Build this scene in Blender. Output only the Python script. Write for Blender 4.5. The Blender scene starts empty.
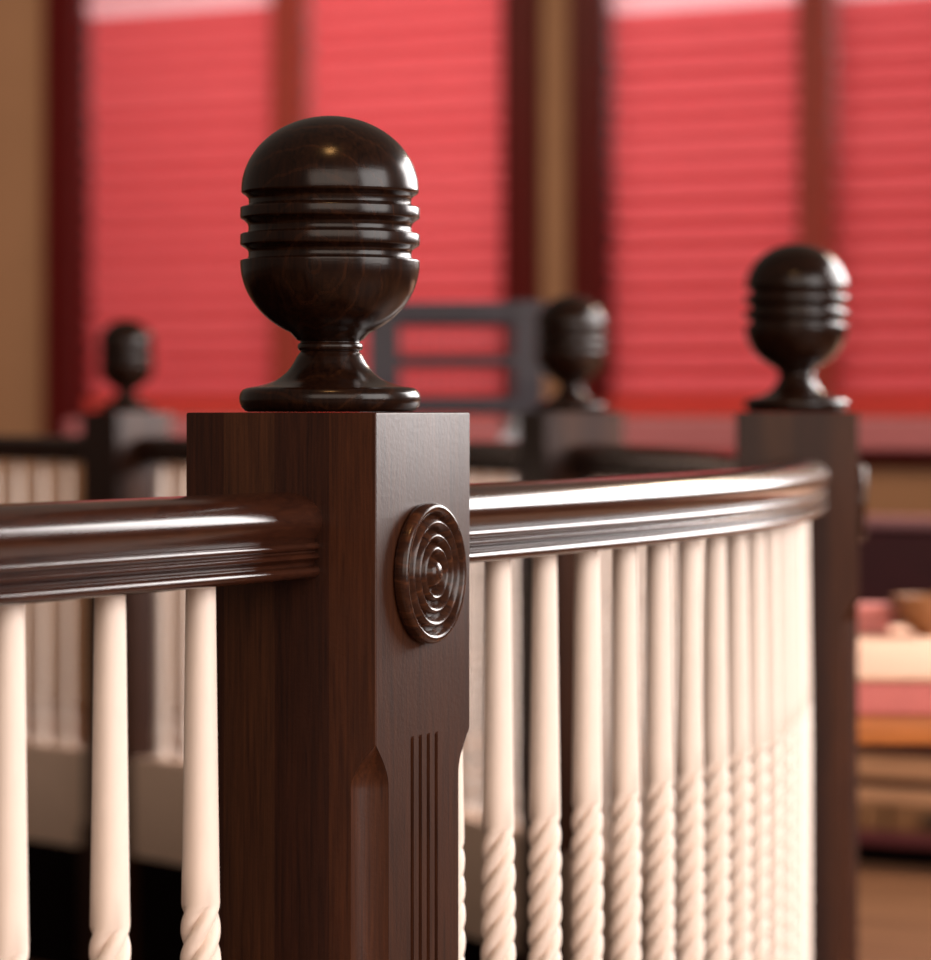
import bpy, math, random
from mathutils import Vector, Matrix
random.seed(7)
PI = math.pi
scene = bpy.context.scene
C = scene.collection

# ------------------------------------------------------------------ camera
F_PX, CX, HORIZON = 3400.0, 465.5, 412.0
cam_data = bpy.data.cameras.new('camera')
cam = bpy.data.objects.new('camera', cam_data)
C.objects.link(cam)
cam.location = (0, 0, 1.10)
cam.rotation_euler = (PI / 2, 0, 0)
cam_data.sensor_fit = 'VERTICAL'
cam_data.sensor_height = 36.0
cam_data.lens = F_PX / 960.0 * 36.0
cam_data.shift_y = (HORIZON - 480.0) / 960.0
cam_data.clip_start = 0.05
cam_data.clip_end = 200
cam_data.dof.use_dof = True
cam_data.dof.focus_distance = 1.985
cam_data.dof.aperture_fstop = cam_data.lens / 14.0
cam_data.dof.aperture_ratio = 0.72
scene.camera = cam

scene.view_settings.view_transform = 'Standard'
scene.view_settings.look = 'None'
scene.view_settings.gamma = 1.0
scene.view_settings.use_curve_mapping = False
scene.view_settings.exposure = 0.0


# ------------------------------------------------------------------ materials
def srgb(r, g, b):
    def f(c):
        c /= 255.0
        return c / 12.92 if c <= 0.04045 else ((c + 0.055) / 1.055) ** 2.4
    return (f(r), f(g), f(b), 1.0)


def new_mat(name):
    m = bpy.data.materials.new(name)
    m.use_nodes = True
    nt = m.node_tree
    b = nt.nodes['Principled BSDF']
    return m, nt, b


def noise(nt, scale, detail=3.0, vec=None, rough=0.55, dist=0.0):
    n = nt.nodes.new('ShaderNodeTexNoise')
    n.inputs['Scale'].default_value = scale
    n.inputs['Detail'].default_value = detail
    n.inputs['Roughness'].default_value = rough
    n.inputs['Distortion'].default_value = dist
    if vec is not None:
        nt.links.new(vec, n.inputs['Vector'])
    return n


def mapping(nt, scale=(1, 1, 1), loc=(0, 0, 0), rot=(0, 0, 0)):
    tc = nt.nodes.new('ShaderNodeTexCoord')
    mp = nt.nodes.new('ShaderNodeMapping')
    mp.inputs['Scale'].default_value = scale
    mp.inputs['Location'].default_value = loc
    mp.inputs['Rotation'].default_value = rot
    nt.links.new(tc.outputs['Object'], mp.inputs['Vector'])
    return mp.outputs['Vector']


def ramp(nt, fac, stops, interp='LINEAR'):
    r = nt.nodes.new('ShaderNodeValToRGB')
    r.color_ramp.interpolation = interp
    els = r.color_ramp.elements
    while len(els) < len(stops):
        els.new(0.5)
    for e, (p, c) in zip(els, stops):
        e.position = p
        e.color = c
    nt.links.new(fac, r.inputs['Fac'])
    return r.outputs['Color']


def mix(nt, a, b, fac, mode='MIX'):
    m = nt.nodes.new('ShaderNodeMix')
    m.data_type = 'RGBA'
    m.blend_type = mode
    for sock, v in ((m.inputs['Factor'], fac), (m.inputs[6], a), (m.inputs[7], b)):
        if hasattr(v, 'is_linked'):
            nt.links.new(v, sock)
        else:
            sock.default_value = v
    return m.outputs[2]


def bump(nt, b, height, strength, dist=0.001):
    n = nt.nodes.new('ShaderNodeBump')
    n.inputs['Strength'].default_value = strength
    n.inputs['Distance'].default_value = dist
    nt.links.new(height, n.inputs['Height'])
    nt.links.new(n.outputs['Normal'], b.inputs['Normal'])


def wood_post():
    m, nt, b = new_mat('dark_stained_stave_wood')
    grain = noise(nt, 1.0, 5, mapping(nt, (420, 420, 16)), 0.65, 0.4)
    flow = noise(nt, 1.0, 3, mapping(nt, (55, 55, 3.0), (3, 1, 2)), 0.5, 0.8)
    c1 = ramp(nt, grain.outputs['Fac'], [(0.30, (0.019, 0.0062, 0.0032, 1)), (0.74, (0.054, 0.0185, 0.0075, 1))])
    c2 = ramp(nt, flow.outputs['Fac'], [(0.3, (0.86, 0.85, 0.84, 1)), (0.75, (1.12, 1.1, 1.06, 1))])
    col = mix(nt, c1, c2, 1.0, 'MULTIPLY')
    # glued laminations across local x; last stop is shade painted on the +x face
    tc = nt.nodes.new('ShaderNodeTexCoord')
    sp = nt.nodes.new('ShaderNodeSeparateXYZ')
    nt.links.new(tc.outputs['Object'], sp.inputs[0])
    mr = nt.nodes.new('ShaderNodeMapRange')
    mr.inputs['From Min'].default_value = -0.0635
    mr.inputs['From Max'].default_value = 0.0635
    nt.links.new(sp.outputs['X'], mr.inputs['Value'])
    st = ramp(nt, mr.outputs['Result'], [(0.0, (0.72, 0.58, 0.60, 1)), (0.20, (1.22, 1.20, 1.16, 1)),
                                         (0.47, (0.74, 0.62, 0.68, 1)), (0.755, (1.32, 1.16, 1.06, 1)), (0.9935, (0.95, 0.84, 0.78, 1))], 'CONSTANT')
    col = mix(nt, col, st, 1.0, 'MULTIPLY')
    nt.links.new(col, b.inputs['Base Color'])
    b.inputs['Roughness'].default_value = 0.41
    b.inputs['Specular IOR Level'].default_value = 0.22
    b.inputs['Coat Weight'].default_value = 0.0
    b.inputs['Coat Roughness'].default_value = 0.36
    bump(nt, b, noise(nt, 1.0, 3, mapping(nt, (480, 480, 400)), 0.6).outputs['Fac'], 0.20, 0.0006)
    return m


def wood_turned(name, seed, rough=0.22, k=1.0):
    m, nt, b = new_mat(name)
    w = nt.nodes.new('ShaderNodeTexWave')
    w.wave_type = 'RINGS'
    w.rings_direction = 'X'
    w.inputs['Scale'].default_value = 26
    w.inputs['Distortion'].default_value = 5.0
    w.inputs['Detail'].default_value = 2.0
    w.inputs['Detail Scale'].default_value = 1.3
    nt.links.new(mapping(nt, (1, 1, 0.8), (0.0, 0.02 + seed, -0.07), (0, 0, 0.9)), w.inputs['Vector'])
    grain = noise(nt, 1.0, 4, mapping(nt, (300, 300, 24)), 0.6, 0.5)
    c1 = ramp(nt, grain.outputs['Fac'], [(0.3, (0.0055 * k, 0.0020 * k, 0.0014 * k, 1)), (0.75, (0.019 * k, 0.0066 * k, 0.0030 * k, 1))])
    c2 = ramp(nt, w.outputs['Fac'], [(0.0, (0.9, 0.85, 0.8, 1)), (0.93, (1.0, 1.0, 1.0, 1)), (0.985, (1.6, 1.5, 1.3, 1))])
    nt.links.new(mix(nt, c1, c2, 1.0, 'MULTIPLY'), b.inputs['Base Color'])
    b.inputs['Roughness'].default_value = rough
    b.inputs['Specular IOR Level'].default_value = 0.22
    b.inputs['Coat Weight'].default_value = 0.06
    b.inputs['Coat Roughness'].default_value = 0.15
    bump(nt, b, noise(nt, 1.0, 3, mapping(nt, (60, 60, 420)), 0.6).outputs['Fac'], 0.10, 0.0006)
    return m


def wood_rail():
    m, nt, b = new_mat('polished_rail_wood')
    grain = noise(nt, 1.0, 4, mapping(nt, (90, 18, 260)), 0.6, 0.5)
    c = ramp(nt, grain.outputs['Fac'], [(0.3, (0.020, 0.0060, 0.0035, 1)), (0.75, (0.042, 0.0125, 0.0060, 1))])
    nt.links.new(c, b.inputs['Base Color'])
    b.inputs['Roughness'].default_value = 0.2
    b.inputs['Specular IOR Level'].default_value = 0.3
    b.inputs['Coat Weight'].default_value = 0.15
    b.inputs['Coat Roughness'].default_value = 0.2
    return m


def simple(name, col, rough=0.5, var=0.12, scale=(30, 30, 30), coat=0.0, bmp=0.0, spec=0.5):
    m, nt, b = new_mat(name)
    n = noise(nt, 1.0, 3, mapping(nt, scale))
    lo = tuple(c * (1 - var) for c in col[:3]) + (1,)
    hi = tuple(c * (1 + var) for c in col[:3]) + (1,)
    nt.links.new(ramp(nt, n.outputs['Fac'], [(0.3, lo), (0.7, hi)]), b.inputs['Base Color'])
    b.inputs['Roughness'].default_value = rough
    b.inputs['Coat Weight'].default_value = coat
    b.inputs['Specular IOR Level'].default_value = spec
    if bmp:
        bump(nt, b, n.outputs['Fac'], bmp)
    return m


def fabric(name, col, trans, weave=0.1):
    m, nt, b = new_mat(name)
    nt.nodes.remove(b)
    out = nt.nodes['Material Output']
    n = noise(nt, 1.0, 3, mapping(nt, (14, 40, 60)))
    lo = tuple(c * (1 - weave) for c in col[:3]) + (1,)
    hi = tuple(min(1, c * (1 + weave)) for c in col[:3]) + (1,)
    c = ramp(nt, n.outputs['Fac'], [(0.3, lo), (0.7, hi)])
    d = nt.nodes.new('ShaderNodeBsdfDiffuse')
    t = nt.nodes.new('ShaderNodeBsdfTranslucent')
    x = nt.nodes.new('ShaderNodeMixShader')
    nt.links.new(c, d.inputs['Color'])
    nt.links.new(c, t.inputs['Color'])
    x.inputs['Fac'].default_value = trans
    nt.links.new(d.outputs[0], x.inputs[1])
    nt.links.new(t.outputs[0], x.inputs[2])
    nt.links.new(x.outputs[0], out.inputs['Surface'])
    return m


def clear_glass():
    m, nt, b = new_mat('window_glass')
    nt.nodes.remove(b)
    out = nt.nodes['Material Output']
    t = nt.nodes.new('ShaderNodeBsdfTransparent')
    g = nt.nodes.new('ShaderNodeBsdfGlossy')
    g.inputs['Roughness'].default_value = 0.05
    x = nt.nodes.new('ShaderNodeMixShader')
    x.inputs['Fac'].default_value = 0.06
    nt.links.new(t.outputs[0], x.inputs[1])
    nt.links.new(g.outputs[0], x.inputs[2])
    nt.links.new(x.outputs[0], out.inputs['Surface'])
    return m


def floor_mat():
    m, nt, b = new_mat('brown_board_floor')
    br = nt.nodes.new('ShaderNodeTexBrick')
    br.inputs['Scale'].default_value = 1.0
    br.inputs['Brick Width'].default_value = 1.6
    br.inputs['Row Height'].default_value = 0.12
    br.inputs['Mortar Size'].default_value = 0.004
    br.inputs['Color1'].default_value = (0.19, 0.085, 0.042, 1)
    br.inputs['Color2'].default_value = (0.30, 0.145, 0.075, 1)
    br.inputs['Mortar'].default_value = (0.02, 0.01, 0.006, 1)
    nt.links.new(mapping(nt, (1, 1, 1), (0, 0, 0), (0, 0, 0.4)), br.inputs['Vector'])
    n = noise(nt, 1.0, 4, mapping(nt, (5, 60, 1), (0, 0, 0), (0, 0, 0.4)))
    nt.links.new(mix(nt, br.outputs['Color'], ramp(nt, n.outputs['Fac'], [(0.3, (0.7, 0.7, 0.7, 1)), (0.7, (1.2, 1.15, 1.1, 1))]), 1.0, 'MULTIPLY'), b.inputs['Base Color'])
    b.inputs['Roughness'].default_value = 0.45
    return m


M = {
    'post': wood_post(),
    'finial': wood_turned('dark_turned_wood', 0.0),
    'rosette': wood_turned('turned_rosette_wood', 0.3, 0.22, 2.8),
    'rail': wood_rail(),
    'cream': simple('cream_paint', (0.84, 0.69, 0.595), 0.5, 0.02, (200, 200, 60), bmp=0.03),
    'curb': simple('tan_curb_paint', (0.72, 0.50, 0.38), 0.6, 0.05),
    'wall': simple('tan_wall_plaster', (0.38, 0.205, 0.112), 0.85, 0.05, (3, 3, 3)),
    'casing': simple('dark_red_casing_paint', (0.085, 0.004, 0.004), 0.45, 0.1, spec=0.2),
    'mullion': simple('red_brown_mullion_paint', (0.32, 0.042, 0.03), 0.5, 0.1),
    'sill': simple('rose_sill_paint', (0.58, 0.20, 0.235), 0.5, 0.06),
    'blind': fabric('red_pleated_fabric', (0.80, 0.13, 0.145), 0.62, 0.05),
    'blind_rail': fabric('red_hem_fabric', (0.78, 0.16, 0.14), 0.6, 0.05),
    'sheer': fabric('pink_sheer_fabric', (0.92, 0.45, 0.48), 0.85, 0.04),
    'glass': clear_glass(),
    'stool': simple('grey_black_stool_wood', (0.020, 0.015, 0.021), 0.4, 0.2, (40, 40, 8), coat=0.12, spec=0.35),
    'arm_sheen': simple('painted_arm_sheen', (0.30, 0.29, 0.30), 0.4, 0.06),  # pale grey paints a highlight onto the chair arms
    'floor': floor_mat(),
    'sheet': simple('near_black_sheet', (0.006, 0.0035, 0.0035), 0.95, 0.3, (90, 90, 90), spec=0.0),
    'velvet': simple('dark_maroon_upholstery', (0.040, 0.004, 0.006), 0.7, 0.2),
    'edge_highlight': simple('rose_edge_highlight', (0.30, 0.14, 0.15), 0.6, 0.1),
    'bench_wood': simple('tan_bench_wood', (0.60, 0.31, 0.16), 0.5, 0.15, (10, 10, 60)),
    'bench_dark': simple('brown_drawer_wood', (0.26, 0.12, 0.05), 0.5, 0.2, (10, 10, 60)),
    'plinth': simple('maroon_plinth_paint', (0.12, 0.024, 0.026), 0.5, 0.1),
    'cloth': simple('peach_cloth', (0.66, 0.38, 0.25), 0.8, 0.05, (60, 60, 60)),
    'pink_edge': simple('rose_cloth_band', (0.62, 0.17, 0.15), 0.8, 0.05, (60, 60, 60)),
    'apron': simple('orange_table_wood', (0.50, 0.155, 0.030), 0.45, 0.12, (8, 8, 60)),
    'napkin': simple('rose_napkin', (0.60, 0.20, 0.17), 0.8, 0.06),
    'bowl': simple('brown_bowl_wood', (0.22, 0.09, 0.03), 0.4, 0.15),
    'candle': simple('cream_wax', (0.72, 0.50, 0.33), 0.5, 0.03),
    'brass': simple('dark_handle_paint', (0.05, 0.03, 0.02), 0.4, 0.1),
}


# ------------------------------------------------------------------ building helpers
class MB:
    def __init__(self):
        self.v, self.f = [], []

    def add(self, verts, faces):
        o = len(self.v)
        self.v += [tuple(p) for p in verts]
        self.f += [tuple(i + o for i in f) for f in faces]
        return self

    def box(self, x0, x1, y0, y1, z0, z1, bev=0.0):
        b = min(bev, abs(x1 - x0) * .45, abs(y1 - y0) * .45, abs(z1 - z0) * .45)
        if b <= 0:
            v = [(x, y, z) for z in (z0, z1) for x, y in ((x0, y0), (x1, y0), (x1, y1), (x0, y1))]
            return self.add(v, [(3, 2, 1, 0), (4, 5, 6, 7), (0, 1, 5, 4), (1, 2, 6, 5), (2, 3, 7, 6), (3, 0, 4, 7)])
        def ring(i, z):
            return [(x0 + i + (b if i == 0 else b), y0 + i, z), (x1 - i - b, y0 + i, z), (x1 - i, y0 + i + b, z), (x1 - i, y1 - i - b, z),
                    (x1 - i - b, y1 - i, z), (x0 + i + b, y1 - i, z), (x0 + i, y1 - i - b, z), (x0 + i, y0 + i + b, z)]
        rings = [ring(b, z0), ring(b * .3, z0 + b * .3), ring(0, z0 + b), ring(0, z1 - b), ring(b * .3, z1 - b * .3), ring(b, z1)]
        return self.loft(rings)

    def loft(self, rings, caps=True, closed=True):
        n = len(rings[0])
        v = [p for r in rings for p in r]
        f = []
        for k in range(len(rings) - 1):
            for j in range(n if closed else n - 1):
                a, b2 = k * n + j, k * n + (j + 1) % n
                f.append((a, b2, b2 + n, a + n))
        if caps:
            f.append(tuple(reversed(range(n))))
            f.append(tuple(range((len(rings) - 1) * n, len(rings) * n)))
        return self.add(v, f)

    def lathe(self, prof, seg=64, c=(0, 0), z=0.0):
        rings = [[(c[0] + r * math.cos(2 * PI * j / seg), c[1] + r * math.sin(2 * PI * j / seg), z + h) for j in range(seg)] for r, h in prof]
        return self.loft(rings)

    def tube(self, pts, r, seg=12, sx=1.0):
        pts = [Vector(p) for p in pts]
        rings = []
        for i, p in enumerate(pts):
            d = (pts[min(i + 1, len(pts) - 1)] - pts[max(i - 1, 0)]).normalized()
            up = Vector((0, 0, 1)) if abs(d.z) < .9 else Vector((0, 1, 0))
            a = d.cross(up).normalized()
            b = a.cross(d).normalized()
            rr = r[i] if isinstance(r, (list, tuple)) else r
            rings.append([p + (a * math.cos(2 * PI * j / seg) * sx + b * math.sin(2 * PI * j / seg)) * rr for j in range(seg)])
        return self.loft(rings)

    def build(self, name, mat, parent=None, smooth=None):
        me = bpy.data.meshes.new(name)
        me.from_pydata([tuple(p) for p in self.v], [], self.f)
        me.update()
        import bmesh
        bm = bmesh.new()
        bm.from_mesh(me)
        bmesh.ops.recalc_face_normals(bm, faces=bm.faces)
        if smooth is not None:
            lim = math.radians(smooth)
            for fc in bm.faces:
                fc.smooth = True
            for e in bm.edges:
                if len(e.link_faces) == 2 and e.calc_face_angle() > lim:
                    e.smooth = False
        bm.to_mesh(me)
        bm.free()
        me.materials.append(mat)
        o = bpy.data.objects.new(name, me)
        C.objects.link(o)
        if parent:
            o.parent = parent
        return o


def tag(o, label=None, cat=None, group=None, kind=None):
    for k, v in (('label', label), ('category', cat), ('group', group), ('kind', kind)):
        if v:
            o[k] = v
    return o


def empty(name, loc=(0, 0, 0), rz=0.0):
    o = bpy.data.objects.new(name, None)
    C.objects.link(o)
    o.location = loc
    o.rotation_euler = (0, 0, rz)
    o.empty_display_size = 0.1
    return o


def copy_tree(o, parent=None):
    kids = [c for c in bpy.data.objects if c.parent == o]
    n = o.copy()
    C.objects.link(n)
    if parent:
        n.parent = parent
    for k in kids:
        copy_tree(k, n)
    return n


# ------------------------------------------------------------------ the balustrade: plan
H = 0.0635                                     # half the newel width
RAIL_TOP, RAIL_H = 1.050, 0.047
CURB_TOP = 0.435


def hd(deg):                                   # a plan direction, degrees right of straight ahead
    return Vector((math.sin(math.radians(deg)), math.cos(math.radians(deg))))


POSTS = [(Vector((-0.08188, 2.05574)), 25.49), (Vector((0.3519, 3.62)), 4.0),
         (Vector((0.161, 5.20)), -18.0), (Vector((-0.659, 6.60)), -41.0)]


def bez(p0, p1, p2, p3, n=60):
    out = []
    for i in range(n + 1):
        t = i / n
        out.append(p0 * (1 - t) ** 3 + p1 * 3 * t * (1 - t) ** 2 + p2 * 3 * t * t * (1 - t) + p3 * t ** 3)
    return out


def run(i, j, a, b, gap=H):
    (c0, d0), (c1, d1) = POSTS[i], POSTS[j]
    u, v = hd(d0), hd(d1)
    p0, p3 = c0 + u * gap, c1 - v * gap
    return bez(p0, p0 + u * a, p3 - v * b, p3)


c0, d0 = POSTS[0]
u0 = hd(d0)
near_path = [c0 - u0 * H - hd(d0) * s + Vector((-1, 0)) * (s * s / 16.0) for s in [k * 0.02 for k in range(0, 41)]]
c3, d3 = POSTS[3]
far_path = [c3 + hd(d3) * (H + s) + Vector((-1, -.6)) * (s * s * 0.12) for s in [k * 0.05 for k in range(0, 17)]]
PATHS = {
    'near': near_path,
    'bend': run(0, 1, 0.55, 0.65),
    'turn': run(1, 2, 0.6, 0.6),
    'long': run(2, 3, 0.5, 0.5),
    'far': far_path,
}


def at_len(path, s):
    acc = 0.0
    for a, b in zip(path, path[1:]):
        l = (b - a).length
        if acc + l >= s:
            t = (s - acc) / l
            return a.lerp(b, t), (b - a).normalized()
        acc += l
    return path[-1], (path[-1] - path[-2]).normalized()


def length(path):
    return sum((b - a).length for a, b in zip(path, path[1:]))


def sweep(path, prof, z):
    rings = []
    for i, p in enumerate(path):
        d = (path[min(i + 1, len(path) - 1)] - path[max(i - 1, 0)]).normalized()
        r = Vector((d.y, -d.x))
        rings.append([(p.x + r.x * x, p.y + r.y * x, z + h) for x, h in prof])
    return MB().loft(rings)


half = [(0, 3.0), (6, 2.8), (12, 2.0), (17, .5), (21.5, -2.0), (25, -5.2), (27.4, -8.8), (28.6, -12.2), (28.4, -15.6), (27.2, -18.8),
        (25.2, -21.8), (23.6, -24.0), (23.0, -25.6), (24.8, -26.0), (26.0, -27.0), (26.5, -28.4), (26.0, -29.8), (24.8, -30.6),
        (23.8, -30.9), (23.8, -31.9), (25.4, -32.4), (26.6, -33.6), (26.4, -35.0), (25.0, -36.2), (22.8, -37.2), (22.0, -38.6),
        (22.0, -39.6), (24.4, -40.0), (26.2, -41.2), (26.8, -43.0), (26.2, -45.0), (24.6, -46.4), (22.4, -47.0), (10, -47.0)]
rail_prof = [(x / 1000, z / 1000) for x, z in half] + [(-x / 1000, z / 1000) for x, z in reversed(half[1:])]
curb_prof = [(-.027, -.19), (.027, -.19), (.032, -.178), (.032, -.010), (.027, 0), (-.027, 0), (-.032, -.010), (-.032, -.178)]
plinth_prof = [(-.022, -.435), (.022, -.435), (.022, -.1905), (-.022, -.1905)]

RAIL_LABELS = {
    'near': 'polished dark handrail running from the big front newel off the photo to the left',
    'bend': 'polished dark curved handrail between the big front newel and the newel on the right',
    'turn': 'blurred dark handrail between the right newel and the middle newel behind it',
    'long': 'blurred dark handrail from the middle newel back to the small far newel',
    'far': 'blurred dark handrail leaving the small far newel towards the tan wall',
}
for key, path in PATHS.items():
    r = sweep(path, rail_prof, RAIL_TOP).build('handrail', M['rail'], None, 40)
    tag(r, RAIL_LABELS[key], 'handrail', 'dark wooden handrails')
    cb = sweep(path, curb_prof, CURB_TOP).build('trim_' + str(list(PATHS).index(key) + 1), M['curb'], None, 40)
    cb['kind'] = 'structure'
    sweep(path, plinth_prof, CURB_TOP).build('plinth', M['sheet'], cb, 40)


# ------------------------------------------------------------------ newel posts
def smooth01(t):
    t = max(0.0, min(1.0, t))
    return t * t * (3 - 2 * t)


def shaft_section(z):
    top_c, leg, lt = 0.906, 0.0158, 0.026
    if z >= top_c:
        c = 0.0006
    else:
        c = 0.0006 + leg * math.sin(min(1.0, (top_c - z) / lt) * PI / 2)
    if z < 0.32:
        c = 0.0006 + leg * math.sin(max(0.0, min(1.0, (z - 0.29) / lt)) * PI / 2)
    g = 0.0
    if 0.33 < z < 0.9075:
        g = 0.0060 * math.sin(min(1.0, (0.9075 - z) / 0.006) * PI / 2) * min(1.0, (z - 0.33) / 0.006)
    h = H
    pts = []
    # corner (+x,-y), then right face +x upward in y with four flutes, then the rest
    def cove(cx, cy, a0):                       # shallow hollow between two faces, centred on the lost corner
        out = []
        for k in range(7):
            a = a0 + PI / 2 * k / 6
            fl = c / (abs(math.cos(a)) + abs(math.sin(a)))
            rr = fl * .15 + c * .85
            out.append((cx + rr * math.cos(a), cy + rr * math.sin(a)))
        return out[::-1]
    pts += cove(h, -h, PI / 2)
    for k in range(4):
        yc = (k - 1.5) * 0.0108
        w = 0.0022
        pts += [(h, yc - w), (h - g * .75, yc - w * .6), (h - g, yc), (h - g * .75, yc + w * .6), (h, yc + w)]
    pts += cove(h, h, PI) + cove(-h, h, 1.5 * PI)
    for k in range(4):
        yc = -(k - 1.5) * 0.0108
        w = 0.0022
        pts += [(-h, yc + w), (-h + g * .75, yc + w * .6), (-h + g, yc), (-h + g * .75, yc - w * .6), (-h, yc - w)]
    pts += cove(-h, -h, 0)
    return [(x, y, z) for x, y in pts]


zs = [0.0, 0.29, 0.293, 0.30, 0.31, 0.316, 0.33, 0.336, 0.6]
zs += [0.88 - 0.002 + 0.0013 * k for k in range(0, 25)]
zs = [z for z in zs if z < 0.9095] + [0.9095, 0.95, 1.0985]
shaft_rings = [shaft_section(z) for z in zs]
top = [(x * 0.986, y * 0.986, 1.0997) for x, y, z in shaft_section(1.0)]
shaft_rings += [[(x * .996, y * .996, 1.0994) for x, y, z in shaft_section(1.0)], top]

K = 0.2079e-3                                   # finial profile, traced in the magnified photo
fin = [(0, 910), (238, 910), (248, 906), (258, 895), (263, 880), (264, 868), (261, 856), (254, 846), (244, 841), (230, 838), (214, 835.5),
       (196, 831), (178, 826), (160, 819), (144, 809), (128, 796), (115, 781), (105, 765), (97, 750), (91, 741), (87, 737), (85, 734),
       (89, 732), (93.5, 728), (95, 722), (94, 715), (91, 711), (87, 709), (86, 706), (90, 703.5), (96, 701.5)]
for k in range(1, 25):
    a = PI / 2 * k / 24
    y = 475 + 228 * math.cos(a)
    x = 261 * math.sin(a)
    if x > 100:
        fin.append((x, y))
fin += [(261, 474), (260, 470.5), (256, 468.5), (247, 467), (240, 465), (237, 459), (237, 450), (238, 443), (242, 438), (249, 433), (256, 429),
        (260, 426), (261, 423), (261, 398), (260, 394.5), (257, 392.5), (247, 391), (240, 389), (237, 384), (237, 374), (238, 367), (242, 361), (249, 355),
        (256, 350.5), (260, 347.5), (261, 344), (261, 320), (260, 317), (257, 315), (247, 314), (240, 312), (236, 307), (236, 296), (238, 289), (243, 283.5),
        (250, 279), (255, 275.5), (257.5, 272), (258, 268)]
for k in range(1, 33):
    a = PI / 2 * k / 32
    fin.append((258 * math.cos(a) if k < 32 else 0, 268 - 218 * math.sin(a)))
fin_prof = [(r * K, (910 - y) * K) for r, y in fin]
fin_prof = [(max(r, 1e-5), h) for r, h in fin_prof]

ros = [(0, 0)]
ros_prof = [(1e-5, 0.0), (.0405, 0.0), (.0417, .001), (.0420, .0035), (.0419, .006), (.0412, .0078), (.0398, .0088), (.0382, .0088), (.0368, .0078), (.0356, .0050),
            (.0345, .0034), (.0333, .0050), (.0318, .0078), (.0303, .0087), (.0288, .0080), (.0272, .0050), (.0260, .0034), (.0248, .0050), (.0236, .0080),
            (.0222, .0087), (.0208, .0080), (.0194, .0050), (.0184, .0034), (.0173, .0050), (.0160, .0080), (.0145, .0087), (.0131, .0080), (.0118, .0050),
            (.0104, .0034), (.0090, .0044), (.0075, .0074), (.0058, .0092), (.0036, .0102), (1e-5, .0105)]


def make_post():
    root = empty('newel_post')
    MB().loft(shaft_rings).build('post_shaft', M['post'], root, 25)
    f = MB().lathe(fin_prof, 112).build('finial', M['finial'], root, 38)
    f.location = (0, 0, 1.1001)
    r = MB().lathe(ros_prof, 96).build('rosette', M['rosette'], root, 50)
    r.location = (H + 0.0001, 0, 1.004)
    r.rotation_euler = (0, PI / 2, 0)
    return root


POST_LABELS = [
    'big sharp dark wooden newel post in front with ringed ball finial and carved round rosette',
    'blurred dark newel post on the right where the curved handrail ends',
    'blurred dark newel post in the middle behind the curved handrail, before the tan wall strip',
    'smallest and most distant newel post with tiny finial left of the big front newel',
]
posts = []
for i, (c, d) in enumerate(POSTS):
    p = make_post() if i == 0 else copy_tree(posts[0])
    p.location = (c.x, c.y, 0)
    p.rotation_euler = (0, 0, -math.radians(d))
    tag(p, POST_LABELS[i], 'newel post', 'dark newel posts with ball finials')
    posts.append(p)


# ------------------------------------------------------------------ spiral balusters
def baluster_mesh(seg, dz):
    z_top = RAIL_TOP - RAIL_H - CURB_TOP        # local z = 0 at the curb top
    tw1, tw0 = 0.8235 - CURB_TOP, 0.075
    pitch = 0.070
    rings = []

    def ring(z, r, amp):
        ph = 2 * PI * min(max(z, tw0), tw1) / pitch
        out = []
        for j in range(seg):
            psi = 2 * PI * j / seg
            v = 1 - abs(math.cos(2 * psi))
            rr = r - amp * v ** 1.25
            out.append((rr * math.cos(psi + ph), rr * math.sin(psi + ph), z))
        return out
    for r, z in [(.0125, 0), (.0150, .001), (.0155, .006), (.0150, .014), (.0135, .018), (.0120, .021), (.0112, .028), (.0125, .041), (.0135, .052), (.0120, .064), (.0105, .071)]:
        rings.append(ring(z, r, 0))
    n = int((tw1 - tw0) / dz)
    for k in range(n + 1):
        z = tw0 + (tw1 - tw0) * k / n
        e = min(1.0, (tw1 - z) / 0.006, (z - tw0) / 0.010)
        e = math.sin(max(e, 0) * PI / 2)
        swell = 0.0109 + 0.0006 * smooth01((tw1 - z) / 0.05)
        rings.append(ring(z, swell + 0.0003 * e, 0.0042 * e))
    m = 10
    for k in range(1, m + 1):
        t = k / m
        rings.append(ring(tw1 + (z_top - tw1) * t, 0.0109 - 0.0024 * t ** 0.9, 0))
    return MB().loft(rings)


fine = baluster_mesh(64, 0.0024).build('baluster', M['cream'], None, 75)
coarse = baluster_mesh(24, 0.006).build('baluster', M['cream'], None, 75)
ORD = ['first', 'second', 'third', 'fourth', 'fifth', 'sixth', 'seventh', 'eighth', 'ninth', 'tenth', 'eleventh', 'twelfth', 'thirteenth', 'fourteenth',
       'fifteenth', 'sixteenth', 'seventeenth', 'eighteenth', 'nineteenth', 'twentieth']
TENS = {2: 'twenty', 3: 'thirty', 4: 'forty', 5: 'fifty'}


def ordinal(n):
    if n <= 20:
        return ORD[n - 1]
    t, u = divmod(n, 10)
    return (TENS[t] + '-' + ORD[u - 1]) if u else (TENS[t][:-1] + 'ieth')


used = set()


def place(mesh_obj, p, d, label, group):
    o = mesh_obj if mesh_obj.name not in used else mesh_obj.copy()
    if o is not mesh_obj:
        C.objects.link(o)
    used.add(o.name)
    o.location = (p.x, p.y, CURB_TOP)
    o.rotation_euler = (0, 0, math.atan2(d.y, d.x) + random.uniform(-.15, .15))
    tag(o, label, 'baluster', group)


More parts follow.
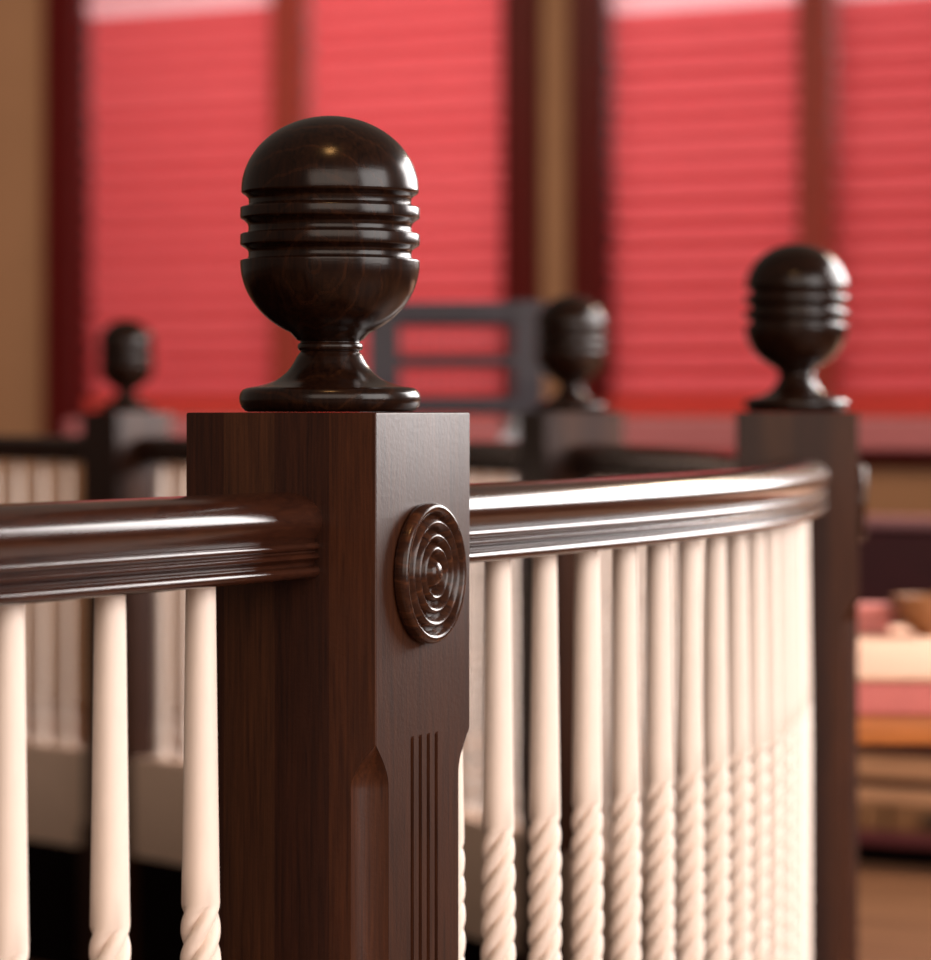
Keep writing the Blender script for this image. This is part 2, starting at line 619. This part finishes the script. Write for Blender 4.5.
for i, s in enumerate((.092, .187, .283)):
    p, d = at_len(PATHS['near'], s)
    place(fine, p, d, 'sharp cream spiral baluster, %s to the left of the big front newel' % ordinal(i + 1), 'cream balusters left of the front newel')
L = length(PATHS['bend'])
s, i = 0.0205, 0
while s < L - 0.03:
    p, d = at_len(PATHS['bend'], s)
    if i:                                        # the first stands wholly behind the front newel
        place(fine, p, d, 'cream spiral baluster under the curved handrail, %s from the front newel towards the right newel' % ordinal(i), 'cream balusters under the curved handrail')
    s += 0.0795
    i += 1
for key, n, lab, grp in (('turn', 19, 'blurred cream baluster, %s behind the right newel towards the middle newel', 'cream balusters between the right and middle newels'),
                         ('long', 19, 'blurred cream baluster, %s behind the middle newel towards the small far newel', 'cream balusters between the middle and far newels'),
                         ('far', 6, 'blurred cream baluster, %s to the left of the small far newel', 'cream balusters left of the far newel')):
    L = length(PATHS[key])
    if key == 'far':
        L = 0.0795 * 9.5
        n = 9
    for k in range(n):
        p, d = at_len(PATHS[key], L * (k + .75) / (n + .5))
        place(coarse, p, d, lab % ordinal(k + 1), grp)

# ------------------------------------------------------------------ room shell
WO, WRZ = (0, 12.0, 0), -math.radians(30)       # the window wall stands turned by 30 degrees


def wt(px):                                      # photo column -> distance along the window wall
    s = (px - CX) / F_PX
    return 12.0 * s / (0.8660 + 0.5 * s)


SILL_LO, SILL_HI, BLIND_LO, WIN_TOP = 0.972, 1.078, 1.082, 2.90
w1 = [wt(50), wt(84), wt(276), wt(304), wt(508), wt(541)]
w2 = [wt(575), wt(606), wt(801), wt(831), wt(1010), wt(1042)]
T0, T1, WALL_H = -8.5, 8.5, 3.6
wall = MB()
wall.box(T0, w1[0] + .03, 0, .18, 0, WALL_H)
wall.box(w1[5] - .03, w2[0] + .03, 0, .18, 0, WALL_H)
wall.box(w2[5] - .03, T1, 0, .18, 0, WALL_H)
for w in (w1, w2):
    wall.box(w[0] + .03, w[5] - .03, 0, .18, 0, SILL_LO)
    wall.box(w[0] + .03, w[5] - .03, 0, .18, WIN_TOP, WALL_H)
wb = wall.build('wall_back', M['wall'])
wb.location, wb.rotation_euler = WO, (0, 0, WRZ)
wb['kind'] = 'structure'

fl = MB().box(-10, 9, -1.5, 18, -0.1, 0).build('floor', M['floor'])
fl['kind'] = 'structure'
inner = [p for k in ('bend', 'turn', 'long', 'far') for p in PATHS[k]]
rim = list(reversed(PATHS['near'][:30])) + inner
rim_in = []
for i, p in enumerate(rim):
    d = (rim[min(i + 1, len(rim) - 1)] - rim[max(i - 1, 0)]).normalized()
    rim_in.append((p.x - d.y * .12, p.y + d.x * .12))
ring_v = [(-4.5, rim_in[-1][1]), (-4.5, rim_in[0][1])] + rim_in
cp = MB().loft([[(x, y, 0.0005) for x, y in ring_v], [(x, y, 0.006) for x, y in ring_v]]).build('floor_sheet', M['sheet'])  # near-black sheet laid over the floor inside the balustrade
tag(cp, 'near-black carpet covering the floor inside the curved balustrade', 'sheet')

for idx, w in enumerate((w1, w2)):
    win = empty('window_%d' % (idx + 1), WO, WRZ)
    win['kind'] = 'structure'
    b = MB()
    b.box(w[0], w[1], -.05, .14, SILL_LO, WIN_TOP + .05, .006)
    b.box(w[4], w[5], -.05, .14, SILL_LO, WIN_TOP + .05, .006)
    b.box(w[0], w[5], -.045, .14, WIN_TOP - .04, WIN_TOP + .06, .006)
    b.box(w[0], w[5], -.03, .14, SILL_LO - .05, SILL_LO, .006)
    b.build('window_frame', M['casing'], win)
    MB().box(w[2], w[3], -.035, .14, SILL_HI, WIN_TOP - .04, .004).build('mullion', M['mullion'], win)
    MB().box(w[1] - .02, w[4] + .02, -.09, .14, SILL_LO, SILL_HI, .012).build('window_sill', M['sill'], win)
    for a, c in ((w[1], w[2]), (w[3], w[4])):
        MB().box(a, c, .10, .106, SILL_HI, WIN_TOP - .04).build('pane', M['glass'], win)


def blind(t0, t1, top_z, label):
    root = empty('pleated_blind', (WO[0] + math.cos(WRZ) * t0, WO[1] + math.sin(WRZ) * t0, BLIND_LO), WRZ)
    tag(root, label, 'blind', 'red pleated window blinds')
    W = t1 - t0
    hem = 0.074
    MB().box(.006, W - .006, .004, .020, 0.0, hem, .004).build('bottom_rail', M['blind_rail'], root)
    z, v, f = hem, [], []
    prof = [(.014, z)]
    while z < top_z - BLIND_LO - .02:
        p = 0.0725 * random.uniform(.94, 1.06)
        dd = .034 * random.uniform(.75, 1.2)
        for q in (.12, .3, .5, .7, .88, 1.0):
            prof.append((.014 + dd * math.sin(PI * q) ** .8 if q < 1 else .014, z + p * q))
        z += p
    for y, zz in prof:
        v += [(.006, y, zz), (W * .34, y, zz),
              (W * .67, y, zz), (W - .006, y, zz)]
    for k in range(len(prof) - 1):
        for j in range(3):
            f.append((4 * k + j, 4 * k + j + 1, 4 * k + j + 5, 4 * k + j + 4))
    MB().add(v, f).build('pleated_fabric', M['blind'], root)
    if z + BLIND_LO < WIN_TOP - .10:
        n = 6
        v, f = [], []
        zt = WIN_TOP - .05 - BLIND_LO
        for k in range(n + 1):
            zz = z + (zt - z) * k / n
            y = .012 if k % 2 else .036
            v += [(.006, y, zz), (W - .006, y, zz)]
        for k in range(n):
            f.append((2 * k, 2 * k + 1, 2 * k + 3, 2 * k + 2))
        MB().add(v, f).build('sheer_panel', M['sheer'], root)['label'] = 'pale pink sheer upper panel'
    return root


blind(w1[1], w1[2], 2.585, 'red pleated blind beside the tan wall edge, first of four from the left')
blind(w1[3], w1[4], 2.84, 'red pleated blind directly behind the big front finial, second of four from the left')
blind(w2[1], w2[2], 2.445, 'red pleated blind between the tan wall strip and the right newel finial')
blind(w2[3], w2[4], 2.425, 'red pleated blind cut off by the right edge, past the right newel finial')

# ------------------------------------------------------------------ tall bar chair behind the middle newel
ch = empty('bar_chair', (-0.02, 7.35, 0), math.radians(-3))
tag(ch, 'grey-black high-backed bar chair with two rows of spindles, behind the big front newel', 'chair')
S = 7.35 / F_PX


def bxx(px):
    return (px - 455.0) * S


def bz(py):
    return 1.10 - (py - HORIZON) * S


xl0, xl1, xr0, xr1 = bxx(366), bxx(399), bxx(512), bxx(543)
for a, c in ((xl0, xl1), (xr0, xr1)):
    MB().loft([[(a + .012, -.018, z), (c - .012, -.018, z), (c - .012, .02, z), (a + .012, .02, z)] for z in (0.0,)] +
              [[(a, -.02 + o, z), (c, -.02 + o, z), (c, .02 + o, z), (a, .02 + o, z)] for z, o in ((.78, 0), (1.30, .0), (bz(301), .0))]).build('back_stile', M['stool'], ch, 30)
MB().box(xl1 - .002, xr0 + .002, -.018, .018, bz(326), bz(302), .005).build('top_rail', M['stool'], ch, 30)
MB().box(xl1 - .002, xr0 + .002, -.016, .016, bz(367), bz(356), .003).build('middle_rail', M['stool'], ch, 30)
MB().box(xl1 - .002, xr0 + .002, -.016, .016, bz(414), bz(397), .004).build('lower_rail', M['stool'], ch, 30)
for (za, zb) in ((bz(356), bz(326)), (bz(397), bz(367))):
    for k in range(10):
        x = xl1 + (xr0 - xl1) * (k + 1) / 11
        MB().lathe([(.0015, za), (.0018, za + .012), (.0026, (za + zb) / 2), (.0018, zb - .012), (.0015, zb)], 10, (x, 0)).build('spindle', M['stool'], ch, 60)
MB().box(xl0 + .01, xr1 - .01, -.40, .02, .76, .80, .012).build('seat', M['stool'], ch, 30)
for x in (xl0 + .035, xr1 - .035):
    MB().tube([(x, -.37, 0), (x, -.365, .765)], [.016, .021]).build('leg', M['stool'], ch, 60)
    MB().tube([(x, -.02, 1.045), (x, -.15, 1.055), (x, -.30, 1.062), (x, -.36, 1.058), (x, -.385, 1.04), (x, -.39, 1.02)], [.022, .026, .034, .042, .044, .034], 18).build('armrest', M['arm_sheen'], ch, 60)
    MB().tube([(x, -.33, .80), (x, -.335, 1.05)], .012).build('arm_post', M['stool'], ch, 60)
MB().box(xl0 + .04, xr1 - .04, -.378, -.358, .28, .31, .004).build('foot_rail', M['stool'], ch, 30)

# ------------------------------------------------------------------ the banquette bench, table and small things on the right
bn = empty('banquette_bench', (WO[0] + math.cos(WRZ) * 1.05 - .5 * 2.75, WO[1] + math.sin(WRZ) * 1.05 - .866 * 2.75, 0), WRZ)
tag(bn, 'dark maroon upholstered bench with tan wooden base under the window, behind the right newel', 'bench')
X0, X1 = 0.0, 2.3
MB().box(X0, X1, .42, .58, .44, .80, .03).build('backrest', M['velvet'], bn, 40)
MB().box(X0, X1, .415, .585, .801, .832, .012).build('top_edge', M['edge_highlight'], bn, 40)  # rose strip paints the highlight along the backrest top
MB().box(X0, X1, -.02, .42, .27, .43, .03).build('seat_cushion', M['velvet'], bn, 40)
MB().box(X0, X1, .01, .58, .21, .27, .004).build('seat_rail', M['bench_wood'], bn, 30)
MB().box(X0, X1, .06, .58, .185, .21).build('shadow_gap', M['velvet'], bn)
MB().box(X0, X1, .0, .58, .15, .185, .004).build('base_rail', M['bench_wood'], bn, 30)
for k in range(8):
    a = X0 + .01 + k * .285
    dr = MB().box(a, a + .265, .005, .50, .085, .15, .003).build('drawer', M['bench_dark'], bn, 30)
    MB().box(a + .09, a + .17, -.012, .006, .10, .132, .004).build('drawer_handle', M['brass'], dr, 30)
MB().box(X0, X1, -.01, .58, .05, .085, .004).build('plinth', M['plinth'], bn, 30)
MB().box(X0, X1, .03, .56, .0, .05).build('under_bench_shade', M['sheet'], bn)  # black base stands for the shade under the bench

tz = 0.75
tb = empty('dining_table', (1.16, 4.98, 0), math.radians(-4))
tag(tb, 'orange-brown wooden dining table with peach cloth top, low behind the right newel', 'table')
TW, TD = .62, .52
MB().box(-TW, TW, -TD, TD, tz - .091, tz - .048, .004).build('apron', M['apron'], tb, 30)
MB().box(-TW - .02, TW + .02, -TD - .02, TD + .02, tz - .050, tz - .006, .006).build('table_edge', M['pink_edge'], tb, 30)
MB().lathe([(.24, 0), (.245, .01), (.24, .025), (.10, .05), (.055, .09), (.042, .2), (.05, .38), (.062, .5), (.05, .58), (.09, tz - .091)], 32, (.1, 0)).build('pedestal', M['apron'], tb, 40)
cl = MB().box(-TW - .024, TW + .024, -TD - .024, TD + .024, tz - .0055, tz + .002, .003).build('tablecloth', M['cloth'], None, 40)
cl.location, cl.rotation_euler = tb.location, tb.rotation_euler
tag(cl, 'pale peach cloth lying on the dining table beside the right newel', 'tablecloth')


def on_table(px, depth):
    return ((px - CX) / F_PX * depth, depth)


x, y = on_table(868, 5.36)
nap = MB()
for k in range(5):
    nap.box(-.033 + k * .001, .033, -.04, .04 - k * .001, .001 + k * .009, .0095 + k * .009, .003)
nap = nap.build('folded_napkin', M['napkin'], None, 40)
nap.location, nap.rotation_euler = (x, y, tz + .002), (0, 0, 0)
tag(nap, 'thickly folded rose napkin on the peach tablecloth next to the right newel', 'napkin')
x, y = on_table(928, 5.30)
bw = MB().lathe([(1e-4, 0), (.022, 0), (.024, .004), (.034, .012), (.046, .028), (.052, .048), (.054, .062), (.051, .062), (.048, .048), (.040, .030), (.025, .016), (1e-4, .013)], 40).build('bowl', M['bowl'], None, 50)
bw.location = (x, y, tz + .0025)
tag(bw, 'brown turned bowl on the peach tablecloth at the right edge', 'bowl')

# ------------------------------------------------------------------ light
def area(name, loc, target, sx, sy, power, col, spread=PI):
    l = bpy.data.lights.new(name, 'AREA')
    l.shape = 'RECTANGLE'
    l.size, l.size_y = sx, sy
    l.energy = power
    l.color = col
    l.spread = spread
    o = bpy.data.objects.new(name, l)
    C.objects.link(o)
    o.location = loc
    d = Vector(target) - Vector(loc)
    o.rotation_euler = d.to_track_quat('-Z', 'Y').to_euler()
    return o


def on_wall(t, d, z):
    return (WO[0] + math.cos(WRZ) * t + math.sin(-WRZ) * d, WO[1] + math.sin(WRZ) * t + math.cos(WRZ) * d, z)


area('side_key_light', (2.7, 0.7, 1.9), (0.1, 2.6, 0.9), 2.2, 2.0, 118, (1.0, 0.955, 0.93))  # key light from an unseen source, front right
area('side_key_light', (2.35, 5.2, 2.08), (-2.0, 4.1, 1.0), 3.1, 1.35, 235, (1.0, 0.95, 0.93))  # second key from an unseen source, right and further back
area('room_fill_light', (0.5, -3.0, 2.7), (0.0, 2.8, 0.9), 6.0, 3.0, 168, (1.0, 0.85, 0.73))
area('ceiling_and_fill_light', (-0.05, 1.25, 3.05), (-0.05, 1.6, 0), .25, .25, 8, (1.0, 0.52, 0.18))
area('ceiling_and_fill_light', (-1.4, 10.0, 3.05), (-2.3, 12.5, 1.2), .5, .5, 45, (1.0, 0.74, 0.52))  # added overhead fill that brightens the tan wall
area('ceiling_and_fill_light', (2.3, 8.4, 3.05), (1.75, 8.9, 0.3), .5, .5, 70, (1.0, 0.74, 0.50))  # added overhead fill for the bench and floor on the right
for w in (w1, w2):
    mid = (w[1] + w[4]) / 2
    area('daylight', on_wall(mid, 1.9, 2.9), on_wall(mid, 0, 1.7), 2.4, 1.6, 46, (1.0, 0.97, 0.95))

world = bpy.data.worlds.new('world')
scene.world = world
world.use_nodes = True
bg = world.node_tree.nodes['Background']
bg.inputs['Color'].default_value = (1.0, 0.82, 0.68, 1)
bg.inputs['Strength'].default_value = 0.16
